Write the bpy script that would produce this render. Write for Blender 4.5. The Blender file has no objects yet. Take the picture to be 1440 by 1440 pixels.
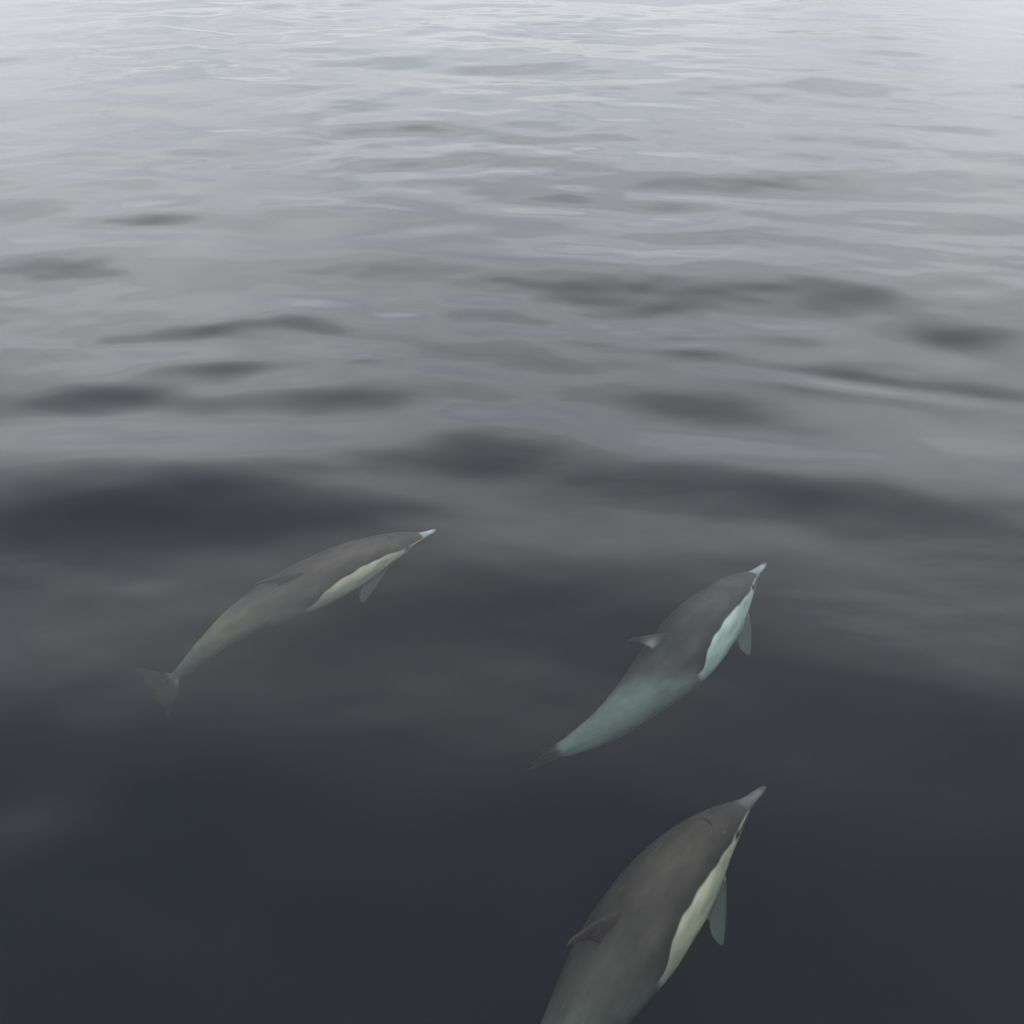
import bpy, math
import numpy as np
from mathutils import Vector

scene = bpy.context.scene
coll = scene.collection

# ------------------------------------------------------------------ camera
CAM_H = 3.3
PITCH = 29.6                                   # degrees below the horizon
cam_data = bpy.data.cameras.new('camera')
cam_data.sensor_width = 36.0
cam_data.lens = 40.4
cam_data.clip_start = 0.05
cam_data.clip_end = 20000.0
cam = bpy.data.objects.new('camera', cam_data)
cam.location = (0.0, 0.0, CAM_H)
cam.rotation_euler = (math.radians(90.0 - PITCH), 0.0, 0.0)
coll.objects.link(cam)
scene.camera = cam

# ------------------------------------------------------------------ sky and sun (thin overcast, late light)
SUN_ELEV, SUN_AZ = 62.0, 195.0                 # azimuth clockwise from +y: behind the boat, a little to the left
world = bpy.data.worlds.new('World')
scene.world = world
world.use_nodes = True
wn, wl = world.node_tree.nodes, world.node_tree.links
wn.clear()
w_out = wn.new('ShaderNodeOutputWorld')
w_bg = wn.new('ShaderNodeBackground')
w_bg.inputs['Strength'].default_value = 0.1
sky = wn.new('ShaderNodeTexSky')
sky.sky_type = 'NISHITA'
sky.sun_disc = False
sky.sun_elevation = math.radians(SUN_ELEV)
sky.sun_rotation = math.radians(SUN_AZ)
sky.air_density = 1.0
sky.dust_density = 4.0
sky.ozone_density = 1.0
tc = wn.new('ShaderNodeTexCoord')
# the cloud sheet: flat layer high overhead, so its texture is looked up on a plane (direction / height)
sep = wn.new('ShaderNodeSeparateXYZ')
wl.new(tc.outputs['Generated'], sep.inputs[0])
zc = wn.new('ShaderNodeMath'); zc.operation = 'MAXIMUM'; zc.inputs[1].default_value = 0.0
wl.new(sep.outputs['Z'], zc.inputs[0])
zo = wn.new('ShaderNodeMath'); zo.operation = 'ADD'; zo.inputs[1].default_value = 0.12
wl.new(zc.outputs[0], zo.inputs[0])
dv = wn.new('ShaderNodeVectorMath'); dv.operation = 'DIVIDE'
cmb = wn.new('ShaderNodeCombineXYZ')
for k in 'XYZ':
    wl.new(zo.outputs[0], cmb.inputs[k])
wl.new(tc.outputs['Generated'], dv.inputs[0]); wl.new(cmb.outputs[0], dv.inputs[1])
cn = wn.new('ShaderNodeTexNoise')
cn.inputs['Scale'].default_value = 1.1
cn.inputs['Detail'].default_value = 5.0
cn.inputs['Roughness'].default_value = 0.55
wl.new(dv.outputs[0], cn.inputs['Vector'])
cr = wn.new('ShaderNodeMapRange')
cr.inputs['From Min'].default_value = 0.30; cr.inputs['From Max'].default_value = 0.62
cr.inputs['To Min'].default_value = 0.55; cr.inputs['To Max'].default_value = 0.97
wl.new(cn.outputs['Fac'], cr.inputs['Value'])
# cloud base: palest low down, greyer overhead where the sheet is seen through its full thickness
cl = wn.new('ShaderNodeValToRGB')
el = cl.color_ramp.elements
el[0].position = 0.0; el[0].color = (5.0, 5.05, 5.35, 1)
el[1].position = 1.0; el[1].color = (4.85, 4.9, 5.65, 1)
e = el.new(0.20); e.color = (8.3, 8.4, 8.75, 1)
e = el.new(0.38); e.color = (11.6, 11.6, 11.9, 1)
e = el.new(0.48); e.color = (8.9, 8.9, 9.3, 1)
e = el.new(0.62); e.color = (5.7, 5.7, 6.2, 1)
wl.new(zc.outputs[0], cl.inputs['Fac'])
mx = wn.new('ShaderNodeMix'); mx.data_type = 'RGBA'
wl.new(cr.outputs[0], mx.inputs[0])
wl.new(sky.outputs[0], mx.inputs[6]); wl.new(cl.outputs[0], mx.inputs[7])
wl.new(mx.outputs[2], w_bg.inputs['Color'])
wl.new(w_bg.outputs[0], w_out.inputs['Surface'])

sun_data = bpy.data.lights.new('sun', 'SUN')
sun_data.energy = 1.3
sun_data.angle = math.radians(50.0)            # smeared wide by the cloud
sun_data.color = (1.0, 0.97, 0.92)
sun = bpy.data.objects.new('sun', sun_data)
az, elv = math.radians(SUN_AZ), math.radians(SUN_ELEV)
to_sun = Vector((math.sin(az) * math.cos(elv), math.cos(az) * math.cos(elv), math.sin(elv)))
sun.rotation_euler = to_sun.to_track_quat('Z', 'Y').to_euler()
sun.location = to_sun * 50
coll.objects.link(sun)

# ------------------------------------------------------------------ exposure and sampling
vs = scene.view_settings
vs.view_transform = 'Standard'
vs.look = 'None'
vs.exposure = 1.0
vs.gamma = 1.0
vs.use_curve_mapping = False
cy = scene.cycles
cy.max_bounces = 12
cy.transmission_bounces = 8
cy.glossy_bounces = 4
cy.diffuse_bounces = 3
cy.volume_bounces = 3
cy.caustics_reflective = True
cy.caustics_refractive = True
cy.blur_glossy = 0.0
cy.sample_clamp_indirect = 4.0
cy.use_denoising = True
scene.render.engine = 'CYCLES'


def nodes_of(name):
    m = bpy.data.materials.new(name)
    m.use_nodes = True
    m.node_tree.nodes.clear()
    return m, m.node_tree.nodes, m.node_tree.links


# ------------------------------------------------------------------ the sea
def sea_material():
    m, n, l = nodes_of('sea_water')
    out = n.new('ShaderNodeOutputMaterial')
    glass = n.new('ShaderNodeBsdfGlass')
    glass.inputs['IOR'].default_value = 1.333
    glass.inputs['Roughness'].default_value = 0.015
    glass.inputs['Color'].default_value = (1, 1, 1, 1)
    # capillary ripples, finer than the mesh carries, in drifting patches
    geo = n.new('ShaderNodeNewGeometry')
    mp = n.new('ShaderNodeMapping'); mp.inputs['Scale'].default_value = (2.6, 4.6, 1.0)
    mp.inputs['Rotation'].default_value = (0, 0, math.radians(7))
    l.new(geo.outputs['Position'], mp.inputs['Vector'])
    rip = n.new('ShaderNodeTexNoise'); rip.inputs['Scale'].default_value = 1.0
    rip.inputs['Detail'].default_value = 3.0; rip.inputs['Roughness'].default_value = 0.5
    l.new(mp.outputs[0], rip.inputs['Vector'])
    pat = n.new('ShaderNodeTexNoise'); pat.inputs['Scale'].default_value = 0.22
    pat.inputs['Detail'].default_value = 2.0
    l.new(geo.outputs['Position'], pat.inputs['Vector'])
    pr = n.new('ShaderNodeMapRange')
    pr.inputs['From Min'].default_value = 0.38; pr.inputs['From Max'].default_value = 0.62
    pr.inputs['To Min'].default_value = 0.05; pr.inputs['To Max'].default_value = 1.0
    l.new(pat.outputs['Fac'], pr.inputs['Value'])
    mul = n.new('ShaderNodeMath'); mul.operation = 'MULTIPLY'
    l.new(rip.outputs['Fac'], mul.inputs[0]); l.new(pr.outputs[0], mul.inputs[1])
    bmp = n.new('ShaderNodeBump')
    bmp.inputs['Strength'].default_value = 1.0
    bmp.inputs['Distance'].default_value = 0.0032
    l.new(mul.outputs[0], bmp.inputs['Height'])
    l.new(bmp.outputs[0], glass.inputs['Normal'])
    l.new(glass.outputs[0], out.inputs['Surface'])
    ab = n.new('ShaderNodeVolumeAbsorption')
    ab.inputs['Color'].default_value = (0.10, 0.53, 0.49, 1)
    ab.inputs['Density'].default_value = 0.82
    sc = n.new('ShaderNodeVolumeScatter')
    sc.inputs['Color'].default_value = (0.80, 0.66, 0.90, 1)
    sc.inputs['Density'].default_value = 0.075
    sc.inputs['Anisotropy'].default_value = 0.3
    add = n.new('ShaderNodeAddShader')
    l.new(ab.outputs[0], add.inputs[0]); l.new(sc.outputs[0], add.inputs[1])
    l.new(add.outputs[0], out.inputs['Volume'])
    return m


def graded(lo_fine, hi_fine, step, grow, mid, far, ratio):
    """coordinates: even steps in [lo_fine, hi_fine], slowly growing to mid, then fast out to far."""
    a = list(np.arange(lo_fine, hi_fine, step))
    for sgn, start, bound in ((1, a[-1], mid[1]), (-1, a[0], mid[0])):
        x, d, side = start, step, []
        while abs(x) < far:
            d *= (1 + grow) if (sgn * x < sgn * bound) else ratio
            x += sgn * d
            side.append(x)
        a = a + side if sgn > 0 else side[::-1] + a
    return np.array(a)


# wave shapes seen on this stretch of water: (x, y, half length along the crest, half width, slope, turn in degrees)
SWELLS = [
    (-0.18, 6.62, 0.7, 0.43, 0.094, 0), (1.51, 9.82, 1.28, 0.6, 0.125, 0), (-4.15, 10.37, 0.62, 0.65, 0.09, 0), (-1.32, 10.43, 0.45, 0.44, 0.086, -25),
    (-2.1, 5.79, 0.88, 0.45, 0.1, 0), (-0.95, 7.41, 0.45, 0.32, 0.078, 12), (-2.33, 16.57, 0.34, 0.36, 0.094, 0), (-1.3, 16.72, 0.38, 0.36, 0.086, 0),
    (-0.98, 14.67, 0.6, 0.33, 0.094, 18), (2.7, 13.58, 0.53, 0.43, 0.094, 0), (1.76, 12.66, 0.47, 0.25, 0.094, 0), (1.91, 11.28, 0.66, 0.33, 0.078, 0),
    (-3.79, 11.95, 0.57, 0.35, 0.101, 0), (-2.56, 8.71, 0.53, 0.28, 0.078, 0), (-1.56, 8.89, 0.34, 0.25, 0.094, -22), (3.5, 8.81, 0.34, 0.42, 0.07, 0),
    (2.3, 8.56, 0.29, 0.21, 0.086, 0), (1.38, 7.28, 0.63, 0.31, 0.062, -12), (0.56, 12.97, 0.54, 0.29, 0.078, 0), (-2.22, 7.95, 0.25, 0.17, 0.078, 0),
    (-4.21, 15.23, 0.38, 0.27, 0.109, 0), (3.98, 9.96, 0.24, 0.24, 0.078, 0), (-3.61, 8.23, 0.28, 0.17, 0.078, 0), (-2.96, 7.28, 0.38, 0.25, 0.035, 13),
    (-2.21, 12.28, 0.32, 0.24, 0.078, 0), (-3.79, 17.17, 0.52, 0.33, 0.07, 0), (-0.39, 22.09, 0.66, 0.35, 0.094, 13), (-6.25, 32.29, 0.31, 0.55, 0.094, 0),
    (6.46, 31.48, 0.46, 0.53, 0.094, 0), (0.1, 15.92, 0.33, 0.24, 0.078, -14), (6.02, 16.77, 0.34, 0.28, 0.07, 0), (7.49, 23.92, 0.59, 0.43, 0.062, 0),
    (-4.7, 21.76, 0.54, 0.35, 0.047, 0), (3.89, 13.86, 0.43, 0.3, 0.039, 0), (-0.42, 11.23, 0.42, 0.25, 0.047, 0), (2.82, 9.54, 0.63, 0.39, 0.047, 0),
    (0.0, 10.02, 0.33, 0.29, 0.055, 0), (-1.21, 3.48, 0.73, 0.47, 0.03, 0), (-0.05, 3.17, 0.69, 0.41, 0.03, 0), (0.77, 6.07, 0.94, 0.36, 0.05, 0),
    (-0.07, 4.79, 0.67, 0.44, 0.045, 0), (2.19, 5.81, 0.77, 0.35, 0.03, -17), (2.52, 7.71, 0.83, 0.12, -0.11, -18), (1.39, 8.48, 0.24, 0.09, -0.08, 0),
    (-1.11, 8.23, 0.13, 0.06, -0.1, 0), (-1.23, 12.4, 0.26, 0.15, -0.08, -29), (-2.48, 6.83, 0.99, 0.39, -0.1, 0), (0.34, 8.76, 0.44, 0.19, -0.06, 0),
    (4.13, 12.63, 1.19, 0.23, -0.07, -8), (4.77, 11.35, 0.3, 0.16, -0.07, 0), (-0.95, 9.18, 0.2, 0.11, -0.06, 0), (1.92, 4.86, 0.77, 0.58, -0.018, -22),
    (-2.06, 4.52, 0.47, 0.31, -0.022, 0), (-0.69, 6.16, 0.44, 0.23, -0.05, 0), (2.91, 6.85, 0.6, 0.41, -0.05, -24), (-2.29, 9.35, 0.62, 0.34, -0.05, 0),
    (-0.11, 7.95, 0.54, 0.25, -0.05, 0), (-1.9, 3.25, 0.21, 0.38, -0.06, 52), (1.95, 6.54, 0.58, 0.26, -0.03, -18), (-0.4, 7.31, 0.42, 0.17, -0.04, -42),
]


def sea():
    xs = graded(-3.0, 3.0, 0.036, 0.010, (-26, 26), 6000, 1.22)
    ys = graded(0.5, 7.5, 0.030, 0.0052, (-8, 52), 6000, 1.22)
    nx, ny = len(xs), len(ys)
    X, Y = np.meshgrid(xs, ys)
    dx = np.gradient(xs)[None, :]
    dy = np.gradient(ys)[:, None]
    rng = np.random.default_rng(11)
    # slow envelopes so that ruffled and glassy patches alternate
    def envelope(k, seed):
        r = np.random.default_rng(seed); e = np.zeros_like(X)
        for _ in range(9):
            a = r.uniform(0, 2 * math.pi); kk = k * r.uniform(0.5, 1.5)
            e += np.sin(kk * (math.cos(a) * X * 0.6 + math.sin(a) * Y) + r.uniform(0, 6.28))
        return 1 / (1 + np.exp(-e * 0.9))
    env_mid, env_fine = envelope(0.7, 5), envelope(1.0, 8)
    Z = np.zeros_like(X)
    # (shortest, longest wavelength, rms slope, directional spread, components, envelope)
    bands = [(2.6, 7.0, 0.023, 38, 16, None),
             (1.1, 2.6, 0.026, 44, 26, None),
             (0.50, 1.1, 0.018, 48, 30, env_mid),
             (0.26, 0.50, 0.011, 40, 28, env_fine)]
    for l0, l1, slope, spread, cnt, env in bands:
        B = np.zeros_like(X)
        for i in range(cnt):
            lam = l0 * (l1 / l0) ** ((i + rng.uniform(0, 1)) / cnt)
            th = math.radians(rng.normal(4, spread))
            k = 2 * math.pi / lam
            kx, ky = k * math.sin(th), k * math.cos(th)
            amp = slope * math.sqrt(2.0 / cnt) / k
            fade = np.clip(1.7 - 5.0 * np.maximum(dy * abs(ky), dx * abs(kx)) / (2 * math.pi), 0, 1)
            ph = kx * X + ky * Y + rng.uniform(0, 2 * math.pi)
            B += amp * fade * np.cos(ph)
        # the water in the lee of the boat's side is slicker than the open water beyond
        lee = 1.0 if l0 > 2 else 0.38 + 0.62 * np.clip((np.hypot(X * 0.5, Y) - 5.0) / 4.5, 0, 1)
        Z += lee * (B if env is None else B * (0.25 + 1.1 * env))
    for x0, y0, sx, sy, sl, turn in SWELLS:
        t = math.radians(turn)
        u = (X - x0) * math.cos(t) + (Y - y0) * math.sin(t)
        v = -(X - x0) * math.sin(t) + (Y - y0) * math.cos(t)
        Z += sl * v * np.exp(-0.5 * ((u / sx) ** 2 + (v / sy) ** 2))
    co = np.stack([X, Y, Z], -1).reshape(-1, 3)
    idx = np.arange(nx * ny).reshape(ny, nx)
    quads = np.stack([idx[:-1, :-1], idx[:-1, 1:], idx[1:, 1:], idx[1:, :-1]], -1).reshape(-1, 4)
    # sides and bottom close the body of water
    rim = np.concatenate([idx[0, :], idx[1:, -1], idx[-1, -2::-1], idx[-2:0:-1, 0]])
    DEEP = -60.0
    low = co[rim].copy(); low[:, 2] = DEEP
    base = len(co)
    r2 = np.roll(rim, -1); b1 = base + np.arange(len(rim)); b2 = np.roll(b1, -1)
    skirt = np.stack([rim, b1, b2, r2], -1)
    cidx = len(co) + len(low)
    corners = np.array([[xs[0], ys[0], DEEP], [xs[0], ys[-1], DEEP], [xs[-1], ys[-1], DEEP], [xs[-1], ys[0], DEEP]])
    co = np.concatenate([co, low, corners])
    faces = np.concatenate([quads, skirt, [[cidx, cidx + 1, cidx + 2, cidx + 3]]]).astype(np.int32)
    me = bpy.data.meshes.new('sea')
    me.vertices.add(len(co)); me.vertices.foreach_set('co', co.astype(np.float32).ravel())
    me.loops.add(faces.size); me.loops.foreach_set('vertex_index', faces.ravel())
    me.polygons.add(len(faces))
    me.polygons.foreach_set('loop_start', np.arange(0, faces.size, 4, dtype=np.int32))
    smooth = np.zeros(len(faces), bool); smooth[:len(quads)] = True
    me.polygons.foreach_set('use_smooth', smooth)
    me.update(calc_edges=True)
    me.materials.append(sea_material())
    ob = bpy.data.objects.new('sea', me)
    ob['kind'] = 'structure'
    ob['label'] = 'calm dark grey sea with soft rippled swell under overcast sky'
    coll.objects.link(ob)
    return ob


sea()

# ------------------------------------------------------------------ dolphins
BODY_L = 2.0
# t from beak tip to tail, half width, height above and below the axis, axis offset
PROFILE = np.array([
    (0.000, 0.006, 0.006, 0.006, -0.040), (0.006, 0.014, 0.011, 0.013, -0.040), (0.020, 0.019, 0.014, 0.018, -0.039),
    (0.045, 0.025, 0.019, 0.023, -0.036), (0.063, 0.033, 0.026, 0.029, -0.033), (0.072, 0.041, 0.036, 0.035, -0.031),
    (0.083, 0.050, 0.051, 0.043, -0.028), (0.100, 0.063, 0.071, 0.058, -0.023), (0.125, 0.081, 0.093, 0.080, -0.016),
    (0.160, 0.104, 0.117, 0.106, -0.009), (0.210, 0.132, 0.144, 0.136, -0.004), (0.280, 0.163, 0.172, 0.170, 0.0),
    (0.360, 0.180, 0.189, 0.190, 0.0), (0.440, 0.182, 0.192, 0.193, 0.0), (0.520, 0.166, 0.180, 0.182, 0.0),
    (0.600, 0.138, 0.160, 0.158, 0.0), (0.680, 0.106, 0.135, 0.130, 0.0), (0.760, 0.076, 0.112, 0.106, 0.0),
    (0.830, 0.053, 0.087, 0.080, 0.0), (0.885, 0.036, 0.066, 0.060, 0.0), (0.930, 0.025, 0.044, 0.040, 0.0),
    (0.965, 0.016, 0.022, 0.020, 0.0), (0.985, 0.008, 0.008, 0.008, 0.0)])


def pchip(xk, yk, x):
    """monotone cubic through the knots"""
    h = np.diff(xk); d = np.diff(yk) / h
    m = np.zeros_like(yk); m[0], m[-1] = d[0], d[-1]
    for i in range(1, len(xk) - 1):
        if d[i - 1] * d[i] > 0:
            w1, w2 = 2 * h[i] + h[i - 1], h[i] + 2 * h[i - 1]
            m[i] = (w1 + w2) / (w1 / d[i - 1] + w2 / d[i])
    i = np.clip(np.searchsorted(xk, x) - 1, 0, len(xk) - 2)
    s = (x - xk[i]) / h[i]
    return ((1 + 2 * s) * (1 - s) ** 2 * yk[i] + s * (1 - s) ** 2 * h[i] * m[i]
            + s * s * (3 - 2 * s) * yk[i + 1] + s * s * (s - 1) * h[i] * m[i + 1])


def profile(t):
    return [pchip(PROFILE[:, 0], PROFILE[:, k], np.clip(t, 0, 0.985)) for k in (1, 2, 3, 4)]


def loft(rings, faces_at):
    """closed surface through rings of points; returns vertices and faces"""
    v = np.concatenate(rings); n = len(rings[0]); f = []
    for r in range(len(rings) - 1):
        for k in range(n):
            a, b = r * n + k, r * n + (k + 1) % n
            f.append((faces_at + a, faces_at + b, faces_at + b + n, faces_at + a + n))
    f.append(tuple(faces_at + k for k in range(n))[::-1])
    f.append(tuple(faces_at + (len(rings) - 1) * n + k for k in range(n)))
    return v, f


def fin_rings(sections):
    """each section: (leading edge point, trailing edge point, thickness, thickness direction)"""
    rings = []
    q = [0.0, 0.03, 0.10, 0.22, 0.38, 0.56, 0.74, 0.88, 1.0]
    for le, te, th, nd in sections:
        le, te, nd = np.array(le, float), np.array(te, float), np.array(nd, float)
        nd = nd / np.linalg.norm(nd)
        prof = [0.0 if k == 0 else max(0.0085, th * (2.6 * (math.sqrt(k) - k) * 0.75 + 0.10 * (1 - abs(2 * k - 1)))) for k in q]
        top = [le + (te - le) * k + nd * p * 0.5 for k, p in zip(q, prof)]
        bot = [le + (te - le) * k - nd * p * 0.5 for k, p in zip(q, prof)][1:-1][::-1]
        rings.append(np.array(top + bot))
    return rings


def dolphin_rest():
    """one continuous skin in the rest pose: beak towards -x at x=0, tail at x=BODY_L, z up, y to the right"""
    verts, faces, at = [], [], 0
    def put(v, f):
        nonlocal at
        verts.append(v); faces.extend(f); at += len(v)
    ts = np.unique(np.concatenate([np.linspace(0, 0.13, 34), np.linspace(0.13, 0.985, 70)]))
    W, HT, HB, OZ = profile(ts)
    rings = []
    for t, w, ht, hb, oz in zip(ts, W, HT, HB, OZ):
        a = np.linspace(0, 2 * math.pi, 48, endpoint=False)
        c, s = np.cos(a), np.sin(a)
        p = 0.94 if t < 0.6 else 0.94 + 0.25 * min(1, (t - 0.6) / 0.3)     # the tail stock is keeled
        y = w * np.sign(c) * np.abs(c) ** p
        z = np.where(s > 0, ht, hb) * np.sign(s) * np.abs(s) ** p + oz
        rings.append(np.stack([np.full_like(y, t * BODY_L), y, z], -1))
    put(*loft(rings, at))
    # dorsal fin: falcate
    sec = []
    for k in np.linspace(0, 1, 16):
        z = 0.10 + 0.258 * k
        le = 0.83 + 0.055 * k + 0.235 * k ** 1.6
        te = 1.105 - 0.03 * math.sin(math.pi * min(1, k * 1.15)) + 0.055 * k ** 2 - 0.07 * (1 - k) * k
        chord = max(te - le, 0.012)
        sec.append(((le, 0, z), (le + chord, 0, z), 0.052 * (1 - k) ** 0.7 + 0.011, (0, 1, 0)))
    put(*loft(fin_rings(sec), at))
    # flippers
    for sd in (-1, 1):
        sec = []
        out = np.array([0.78, sd * 0.50, -0.42]); out /= np.linalg.norm(out)
        for k in np.linspace(0, 1, 15):
            base = np.array([0.455, sd * 0.098, -0.070]) + out * 0.31 * k
            sweep = 0.0 + 0.06 * k ** 2
            ch = 0.140 * (1 - k) ** 0.55 * (0.80 + 0.45 * k) + 0.014
            if k < 0.3: ch *= 0.86 + 0.14 * k / 0.3
            cd = np.array([1.0, 0, 0]) - out[0] * out; cd /= np.linalg.norm(cd)      # chord runs across the span
            le = base + cd * (sweep - 0.03); te = le + cd * ch * 0.86
            nd = np.cross(out, cd)
            sec.append((le, te, 0.030 * (1 - k) ** 0.6 + 0.010, nd))
        put(*loft(fin_rings(sec), at))
    # flukes: one blade through both sides with a notch in the middle
    for sd in (-1, 1):
        sec = []
        for k in np.linspace(-0.08, 1, 18):
            kk = max(k, 0.0)
            y = sd * 0.24 * k
            le = 1.825 + 0.03 * kk + 0.15 * kk ** 1.35
            te = 1.972 + 0.035 * math.sin(math.pi * min(1, kk * 1.6 + 0.05)) * (1 - kk * 0.3) + 0.045 * kk ** 2
            ch = max(te - le, 0.012) * (1 if kk < 0.8 else math.sqrt(max(0.02, 1 - ((kk - 0.8) / 0.2) ** 2)))
            sec.append(((le, y, 0.0), (le + max(ch, 0.012), y, 0.0), 0.032 * (1 - kk) ** 0.7 + 0.010, (0, 0, 1)))
        put(*loft(fin_rings(sec), at))
    me = bpy.data.meshes.new('dolphin_rest')
    me.from_pydata([tuple(p) for p in np.concatenate(verts)], [], faces)
    import bmesh
    bm = bmesh.new(); bm.from_mesh(me)
    bmesh.ops.recalc_face_normals(bm, faces=bm.faces); bm.to_mesh(me); bm.free()
    ob = bpy.data.objects.new('dolphin_rest', me)
    coll.objects.link(ob)
    r = ob.modifiers.new('remesh', 'REMESH'); r.mode = 'VOXEL'; r.voxel_size = 0.0062
    s = ob.modifiers.new('smooth', 'SMOOTH'); s.factor = 0.5; s.iterations = 5
    dg = bpy.context.evaluated_depsgraph_get()
    out = bpy.data.meshes.new_from_object(ob.evaluated_get(dg))
    bpy.data.objects.remove(ob); bpy.data.meshes.remove(me)
    return out


def smooth01(a, b, x):
    s = np.clip((x - a) / (b - a), 0, 1)
    return s * s * (3 - 2 * s)


def blend(c, col, m):
    return c * (1 - m[:, None]) + np.array(col)[None, :] * m[:, None]


def pigment(R, patch, beak, fin_pale, grey, cape_up):
    """the coat of a common dolphin with shade painted on its cape, from the rest-pose position"""
    t = R[:, 0] / BODY_L
    w, ht, hb, oz = profile(t)
    zz = R[:, 2] - oz
    zeta = np.where(zz > 0, zz / ht, zz / hb)
    rng = np.random.default_rng(3)
    wob = 0.02 * np.sin(R[:, 0] * 21 + 1.0) + 0.012 * np.sin(R[:, 0] * 47 + R[:, 2] * 30)
    dark = (0.076, 0.065, 0.057)
    c = np.tile(np.array(dark), (len(R), 1))
    # lower edge of the dark cape, dipping to the point of the hourglass under the fin
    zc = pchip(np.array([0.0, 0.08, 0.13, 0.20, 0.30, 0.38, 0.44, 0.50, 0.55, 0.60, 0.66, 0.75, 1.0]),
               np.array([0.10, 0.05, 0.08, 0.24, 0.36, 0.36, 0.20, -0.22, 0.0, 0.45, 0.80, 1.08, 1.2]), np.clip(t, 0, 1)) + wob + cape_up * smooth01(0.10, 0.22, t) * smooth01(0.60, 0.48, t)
    # shade painted into the cape colour along its lower edge and round the fin
    margin_shade = smooth01(0.42, 0.05, zeta - zc) * smooth01(0.10, 0.2, t) * smooth01(0.53, 0.46, t)
    fin_shade = np.exp(-(((R[:, 0] - 0.97) / 0.20) ** 2)) * smooth01(0.62, 0.9, zeta)
    c = blend(c, (0.036, 0.032, 0.029), np.clip(0.75 * margin_shade + 0.6 * fin_shade, 0, 1))
    under = smooth01(0.03, -0.03, zeta - zc)
    under_soft = smooth01(0.50, -0.32, zeta - zc)
    front = smooth01(0.525, 0.500, t)
    # tail stock and rear flank: soft grey
    c = blend(c, grey, under_soft * (1 - front))
    c = blend(c, tuple(0.75 * g for g in grey), smooth01(0.60, 0.80, t) * (1 - under_soft) * 0.7)
    # chest patch: cream, sharp edged
    c = blend(c, patch, under * front * smooth01(0.10, 0.15, t))
    # white belly
    zb = pchip(np.array([0.0, 0.10, 0.25, 0.45, 0.60, 0.75, 0.90, 1.0]),
               np.array([-0.2, -0.3, -0.55, -0.62, -0.66, -0.75, -1.1, -1.3]), np.clip(t, 0, 1))
    c = blend(c, (0.62, 0.62, 0.58), smooth01(0.04, -0.06, zeta - zb) * smooth01(0.10, 0.14, t))
    # jaw to flipper stripe
    zs = -0.30 - 0.9 * (t - 0.08)
    c = blend(c, (0.06, 0.06, 0.06), smooth01(0.10, 0.05, np.abs(zeta - zs)) * smooth01(0.09, 0.11, t) * smooth01(0.27, 0.24, t))
    # head: pale line from the beak crease back to the eye, dark eye patch
    line = smooth01(0.11, 0.05, np.abs(zeta - (0.30 - 1.2 * (t - 0.07)))) * smooth01(0.064, 0.070, t) * smooth01(0.165, 0.14, t)
    c = blend(c, tuple(0.9 * p for p in patch), line)
    ex, ez = 0.272, -0.002
    eye = np.exp(-(((R[:, 0] - ex) / 0.020) ** 2 + ((R[:, 2] - ez) / 0.014) ** 2))
    c = blend(c, (0.03, 0.03, 0.03), np.clip(eye * 1.6, 0, 1))
    # beak
    bk = smooth01(0.078, 0.066, t)
    c = blend(c, beak, bk)
    c = blend(c, (0.06, 0.055, 0.055), bk * smooth01(0.022, 0.006, t) * 0.7)
    c = blend(c, (0.05, 0.05, 0.05), bk * smooth01(0.16, 0.06, np.abs(zeta + 0.05)) * 0.55)
    # fins
    fin = smooth01(1.04, 1.12, zeta) * smooth01(0.36, 0.39, t) * smooth01(0.70, 0.66, t)
    c = blend(c, (0.058, 0.050, 0.044), fin)
    pale = np.exp(-(((R[:, 0] - 1.06) / 0.055) ** 2 + ((R[:, 2] - 0.235) / 0.045) ** 2))
    c = blend(c, (0.34, 0.36, 0.35), fin * np.clip(pale * 1.3, 0, 1) * fin_pale)
    flip = smooth01(1.00, 1.05, np.hypot(R[:, 1] / w, zz / np.where(zz > 0, ht, hb))) * smooth01(0.22, 0.24, t) * smooth01(0.52, 0.48, t) * (R[:, 2] < 0)
    c = blend(c, (0.095, 0.085, 0.078), flip)
    fl = smooth01(0.920, 0.945, t)
    c = blend(c, (0.036, 0.026, 0.018), fl)
    return np.clip(c, 0.01, 1)


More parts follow.
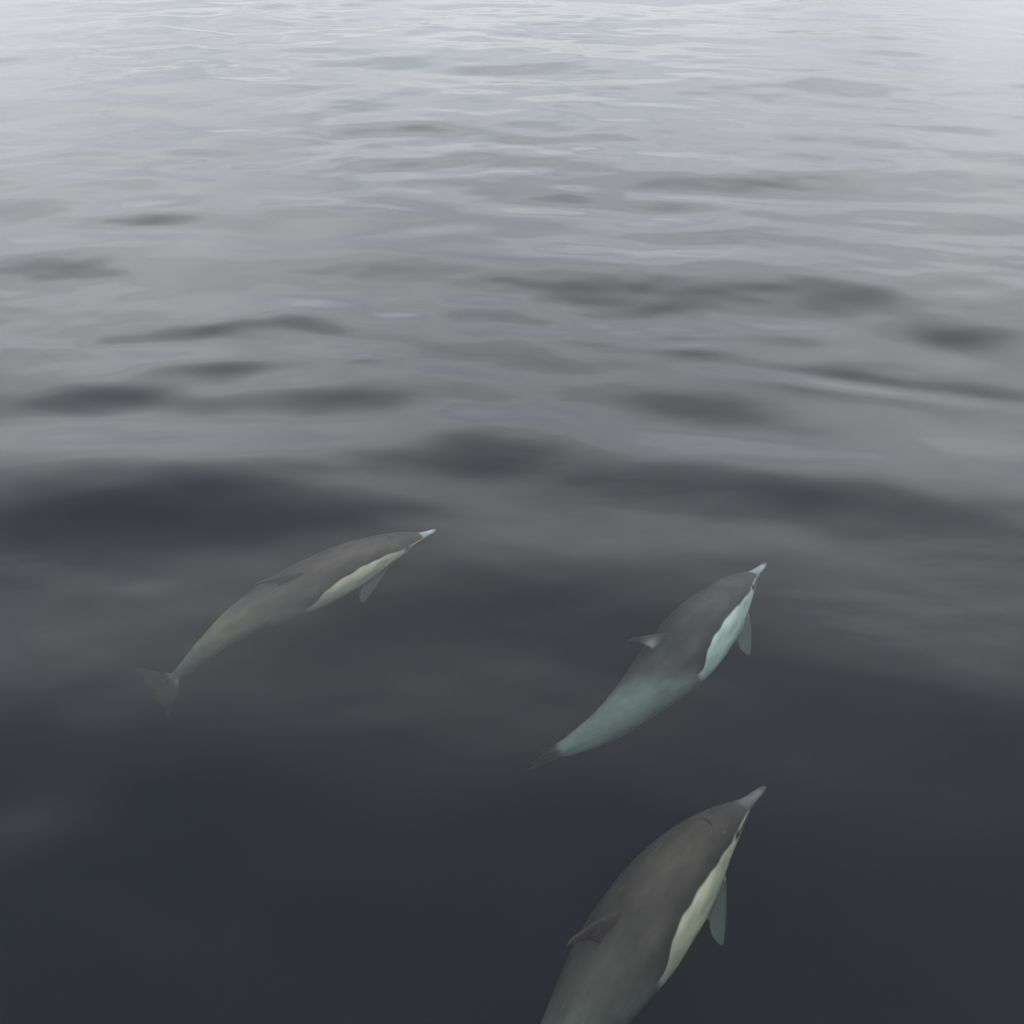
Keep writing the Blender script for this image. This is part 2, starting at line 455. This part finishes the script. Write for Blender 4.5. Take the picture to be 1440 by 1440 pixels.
def skin_material():
    m, n, l = nodes_of('dolphin_skin')
    out = n.new('ShaderNodeOutputMaterial')
    b = n.new('ShaderNodeBsdfPrincipled')
    at = n.new('ShaderNodeAttribute'); at.attribute_name = 'pigment'
    rs = n.new('ShaderNodeAttribute'); rs.attribute_name = 'rest'
    mp = n.new('ShaderNodeMapping'); mp.inputs['Scale'].default_value = (6, 16, 16)
    l.new(rs.outputs['Vector'], mp.inputs['Vector'])
    nz = n.new('ShaderNodeTexNoise'); nz.inputs['Scale'].default_value = 1.0; nz.inputs['Detail'].default_value = 6
    l.new(mp.outputs[0], nz.inputs['Vector'])
    mr = n.new('ShaderNodeMapRange')
    mr.inputs['From Min'].default_value = 0.3; mr.inputs['From Max'].default_value = 0.7
    mr.inputs['To Min'].default_value = 0.72; mr.inputs['To Max'].default_value = 1.26
    l.new(nz.outputs['Fac'], mr.inputs['Value'])
    # thin rake marks along the body
    mp2 = n.new('ShaderNodeMapping'); mp2.inputs['Scale'].default_value = (2.5, 60, 60)
    mp2.inputs['Rotation'].default_value = (0, 0, 0.25)
    l.new(rs.outputs['Vector'], mp2.inputs['Vector'])
    n2 = n.new('ShaderNodeTexNoise'); n2.inputs['Scale'].default_value = 1.0; n2.inputs['Detail'].default_value = 1
    l.new(mp2.outputs[0], n2.inputs['Vector'])
    r2 = n.new('ShaderNodeMapRange')
    r2.inputs['From Min'].default_value = 0.70; r2.inputs['From Max'].default_value = 0.78
    r2.inputs['To Min'].default_value = 0.0; r2.inputs['To Max'].default_value = 0.05
    l.new(n2.outputs['Fac'], r2.inputs['Value'])
    vm = n.new('ShaderNodeVectorMath'); vm.operation = 'SCALE'
    l.new(at.outputs['Color'], vm.inputs[0]); l.new(mr.outputs[0], vm.inputs['Scale'])
    va = n.new('ShaderNodeVectorMath'); va.operation = 'ADD'
    l.new(vm.outputs[0], va.inputs[0]); l.new(r2.outputs[0], va.inputs[1])
    l.new(va.outputs[0], b.inputs['Base Color'])
    b.inputs['Roughness'].default_value = 0.45
    b.inputs['IOR'].default_value = 1.38
    b.inputs['Specular IOR Level'].default_value = 0.15
    l.new(b.outputs[0], out.inputs['Surface'])
    return m


def plain_material(name, col, rough):
    m, n, l = nodes_of(name)
    out = n.new('ShaderNodeOutputMaterial'); b = n.new('ShaderNodeBsdfPrincipled')
    nz = n.new('ShaderNodeTexNoise'); nz.inputs['Scale'].default_value = 90
    mr = n.new('ShaderNodeMapRange'); mr.inputs['To Min'].default_value = 0.7; mr.inputs['To Max'].default_value = 1.3
    l.new(nz.outputs['Fac'], mr.inputs['Value'])
    vm = n.new('ShaderNodeVectorMath'); vm.operation = 'SCALE'; vm.inputs[0].default_value = col
    l.new(mr.outputs[0], vm.inputs['Scale']); l.new(vm.outputs[0], b.inputs['Base Color'])
    b.inputs['Roughness'].default_value = rough
    l.new(b.outputs[0], out.inputs['Surface'])
    return m


REST = dolphin_rest()
R0 = np.empty(len(REST.vertices) * 3, np.float32); REST.vertices.foreach_get('co', R0)
R0 = R0.reshape(-1, 3).astype(float)
SKIN = skin_material()
EYE = plain_material('eye_dark', (0.012, 0.012, 0.012), 0.15)
BLOW = plain_material('blowhole_dark', (0.016, 0.015, 0.015), 0.5)


def spine_frame(points, length, roll):
    """dense centre line through the points, beak first, with right and up directions"""
    P = np.array(points, float)
    d = np.r_[0, np.cumsum(np.linalg.norm(np.diff(P, axis=0), axis=1))]
    # straight run beyond the last point up to the full length
    if d[-1] < length:
        e = P[-1] - P[-2]; P = np.vstack([P, P[-1] + e / np.linalg.norm(e) * (length - d[-1])]); d = np.r_[d, length]
    s = np.linspace(0, min(d[-1], length), 300)
    C = np.stack([np.interp(s, d, P[:, k]) for k in range(3)], -1)
    # soften the corners
    ker = np.hanning(61); ker /= ker.sum()
    pad = 40
    ext = np.vstack([C[0] + (C[0] - C[1]) * np.arange(pad, 0, -1)[:, None], C, C[-1] + (C[-1] - C[-2]) * np.arange(1, pad + 1)[:, None]])
    C = np.stack([np.convolve(ext[:, k], ker, 'same') for k in range(3)], -1)[pad:-pad]
    T = np.gradient(C, axis=0); T /= np.linalg.norm(T, axis=1)[:, None]        # beak to tail
    right = np.cross(np.array([0, 0, 1.0])[None, :], T); right /= np.linalg.norm(right, axis=1)[:, None]
    upv = np.cross(T, right)
    r = np.radians(np.interp(np.linspace(0, 1, 300), [0, 0.5, 1], roll))[:, None]
    rt = right * np.cos(r) - upv * np.sin(r)                                    # positive roll: right side down
    up = upv * np.cos(r) + right * np.sin(r)
    return C, rt, up


def pose(V, frame):
    C, rt, up = frame
    f = np.clip(V[:, 0] / BODY_L, 0, 1) * (len(C) - 1)
    out = np.zeros_like(V)
    def at(A):
        return np.stack([np.interp(f, np.arange(len(A)), A[:, k]) for k in range(3)], -1)
    T = C[-1] - C[-2]; T = T / np.linalg.norm(T)
    return at(C) + at(rt) * V[:, 1:2] + at(up) * V[:, 2:3] + T[None, :] * np.maximum(V[:, 0:1] - BODY_L, 0)


def mesh_from(name, V, faces, mat, parent):
    me = bpy.data.meshes.new(name)
    me.from_pydata([tuple(p) for p in V], [], faces)
    me.polygons.foreach_set('use_smooth', [True] * len(me.polygons))
    me.materials.append(mat)
    ob = bpy.data.objects.new(name, me)
    coll.objects.link(ob)
    ob.parent = parent
    ob.location = -np.array(parent.location)
    return ob


def dolphin(label, points, length, roll, patch, beak, fin_pale=0.0, grey=(0.12, 0.12, 0.112), cape_up=0.1, girth=1.0):
    frame = spine_frame(points, length, roll)
    root = bpy.data.objects.new('dolphin', None)
    root.empty_display_size = 0.2
    root.location = frame[0][140]
    root['label'] = label
    root['category'] = 'dolphin'
    root['group'] = 'common dolphins swimming just under the surface'
    coll.objects.link(root)
    sc = np.array([1.0, girth * length / BODY_L, girth * length / BODY_L])
    me = REST.copy(); me.name = 'body'
    V = pose(R0 * sc, frame) - np.array(root.location)
    me.vertices.foreach_set('co', V.astype(np.float32).ravel())
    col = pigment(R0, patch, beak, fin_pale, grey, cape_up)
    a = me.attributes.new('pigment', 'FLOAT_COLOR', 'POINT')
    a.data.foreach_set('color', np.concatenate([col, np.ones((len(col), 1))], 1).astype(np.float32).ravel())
    a = me.attributes.new('rest', 'FLOAT_VECTOR', 'POINT')
    a.data.foreach_set('vector', R0.astype(np.float32).ravel())
    me.polygons.foreach_set('use_smooth', [True] * len(me.polygons))
    me.materials.clear(); me.materials.append(SKIN)
    me.update()
    body = bpy.data.objects.new('body', me)
    coll.objects.link(body)
    body.parent = root
    # eyes: flattened balls set in the sides of the head
    t = 0.272 / BODY_L
    w, ht, hb, oz = [float(x) for x in profile(np.array([t]))]
    for sd in (-1, 1):
        th = np.linspace(0, math.pi, 9); ph = np.linspace(0, 2 * math.pi, 16, endpoint=False)
        ev, ef = [], []
        for i in th:
            for j in ph:
                ev.append((0.272 + 0.011 * math.sin(i) * math.cos(j), sd * (w * 0.985 + 0.006 * math.cos(i)), -0.002 + 0.008 * math.sin(i) * math.sin(j)))
        for i in range(8):
            for j in range(16):
                ef.append((i * 16 + j, i * 16 + (j + 1) % 16, (i + 1) * 16 + (j + 1) % 16, (i + 1) * 16 + j))
        ob = mesh_from('eye', pose(np.array(ev) * sc, frame), ef, EYE, root)
    # blowhole: a crescent slit across the top of the head
    bv, bf = [], []
    nseg = 14
    for i in range(nseg + 1):
        u = -1 + 2 * i / nseg
        y = 0.036 * u
        x = 0.315 + 0.012 * u * u
        wd = 0.005 * (1 - u * u) + 0.0008
        w, ht, hb, oz = [float(q) for q in profile(np.array([x / BODY_L]))]
        z = oz + ht * (max(0.0, 1 - abs(y / w) ** (1 / 0.94 * 2))) ** 0.5
        for dx_, dz_ in ((-wd, 0.0035), (wd, 0.0035), (wd, -0.010), (-wd, -0.010)):
            bv.append((x + dx_, y, z + dz_))
    for i in range(nseg):
        for k in range(4):
            bf.append((i * 4 + k, i * 4 + (k + 1) % 4, (i + 1) * 4 + (k + 1) % 4, (i + 1) * 4 + k))
    bf.append((3, 2, 1, 0)); bf.append(tuple(nseg * 4 + k for k in range(4)))
    mesh_from('blowhole', pose(np.array(bv) * sc, frame), bf, BLOW, root)
    return root


dolphin('grey dolphin with whitish beak and arched back, its tail sinking into dark water',
        [(-0.447, 5.881, -0.27), (-0.527, 5.775, -0.24), (-0.693, 5.685, -0.28), (-0.83, 5.612, -0.33), (-1.097, 5.362, -0.36),
         (-1.286, 5.202, -0.39), (-1.488, 5.039, -0.48), (-1.627, 4.902, -0.6), (-1.765, 4.775, -0.77), (-1.905, 4.680, -0.83)],
        2.0, (0, 3, 4), (0.66, 0.61, 0.46), (0.50, 0.52, 0.52), 0.0, (0.225, 0.190, 0.150), 0.24)
dolphin('blue green tinted dolphin with bright whitish side patch and pale spot on dorsal fin',
        [(1.445, 5.587, -0.38), (1.296, 5.417, -0.42), (1.064, 5.096, -0.49), (0.888, 4.839, -0.54), (0.71, 4.605, -0.57),
         (0.474, 4.323, -0.58), (0.302, 4.175, -0.58), (0.194, 4.133, -0.61), (0.074, 4.115, -0.66)],
        2.06, (-16, -26, -46), (0.76, 0.78, 0.71), (0.45, 0.46, 0.45), 1.0, (0.19, 0.20, 0.19))
dolphin('brown grey dolphin with cream side patch, dark tipped grey beak and all dark dorsal fin',
        [(1.062, 3.652, -0.16), (0.966, 3.58, -0.21), (0.783, 3.415, -0.29), (0.642, 3.238, -0.34), (0.503, 3.042, -0.37),
         (0.381, 2.867, -0.4), (0.274, 2.714, -0.44), (0.17, 2.57, -0.5), (0.073, 2.449, -0.58), (-0.043, 2.316, -0.72)],
        2.05, (-4, -18, -14), (0.66, 0.60, 0.45), (0.155, 0.145, 0.14), 0.0, (0.125, 0.120, 0.105), 0.13)
bpy.data.meshes.remove(REST)
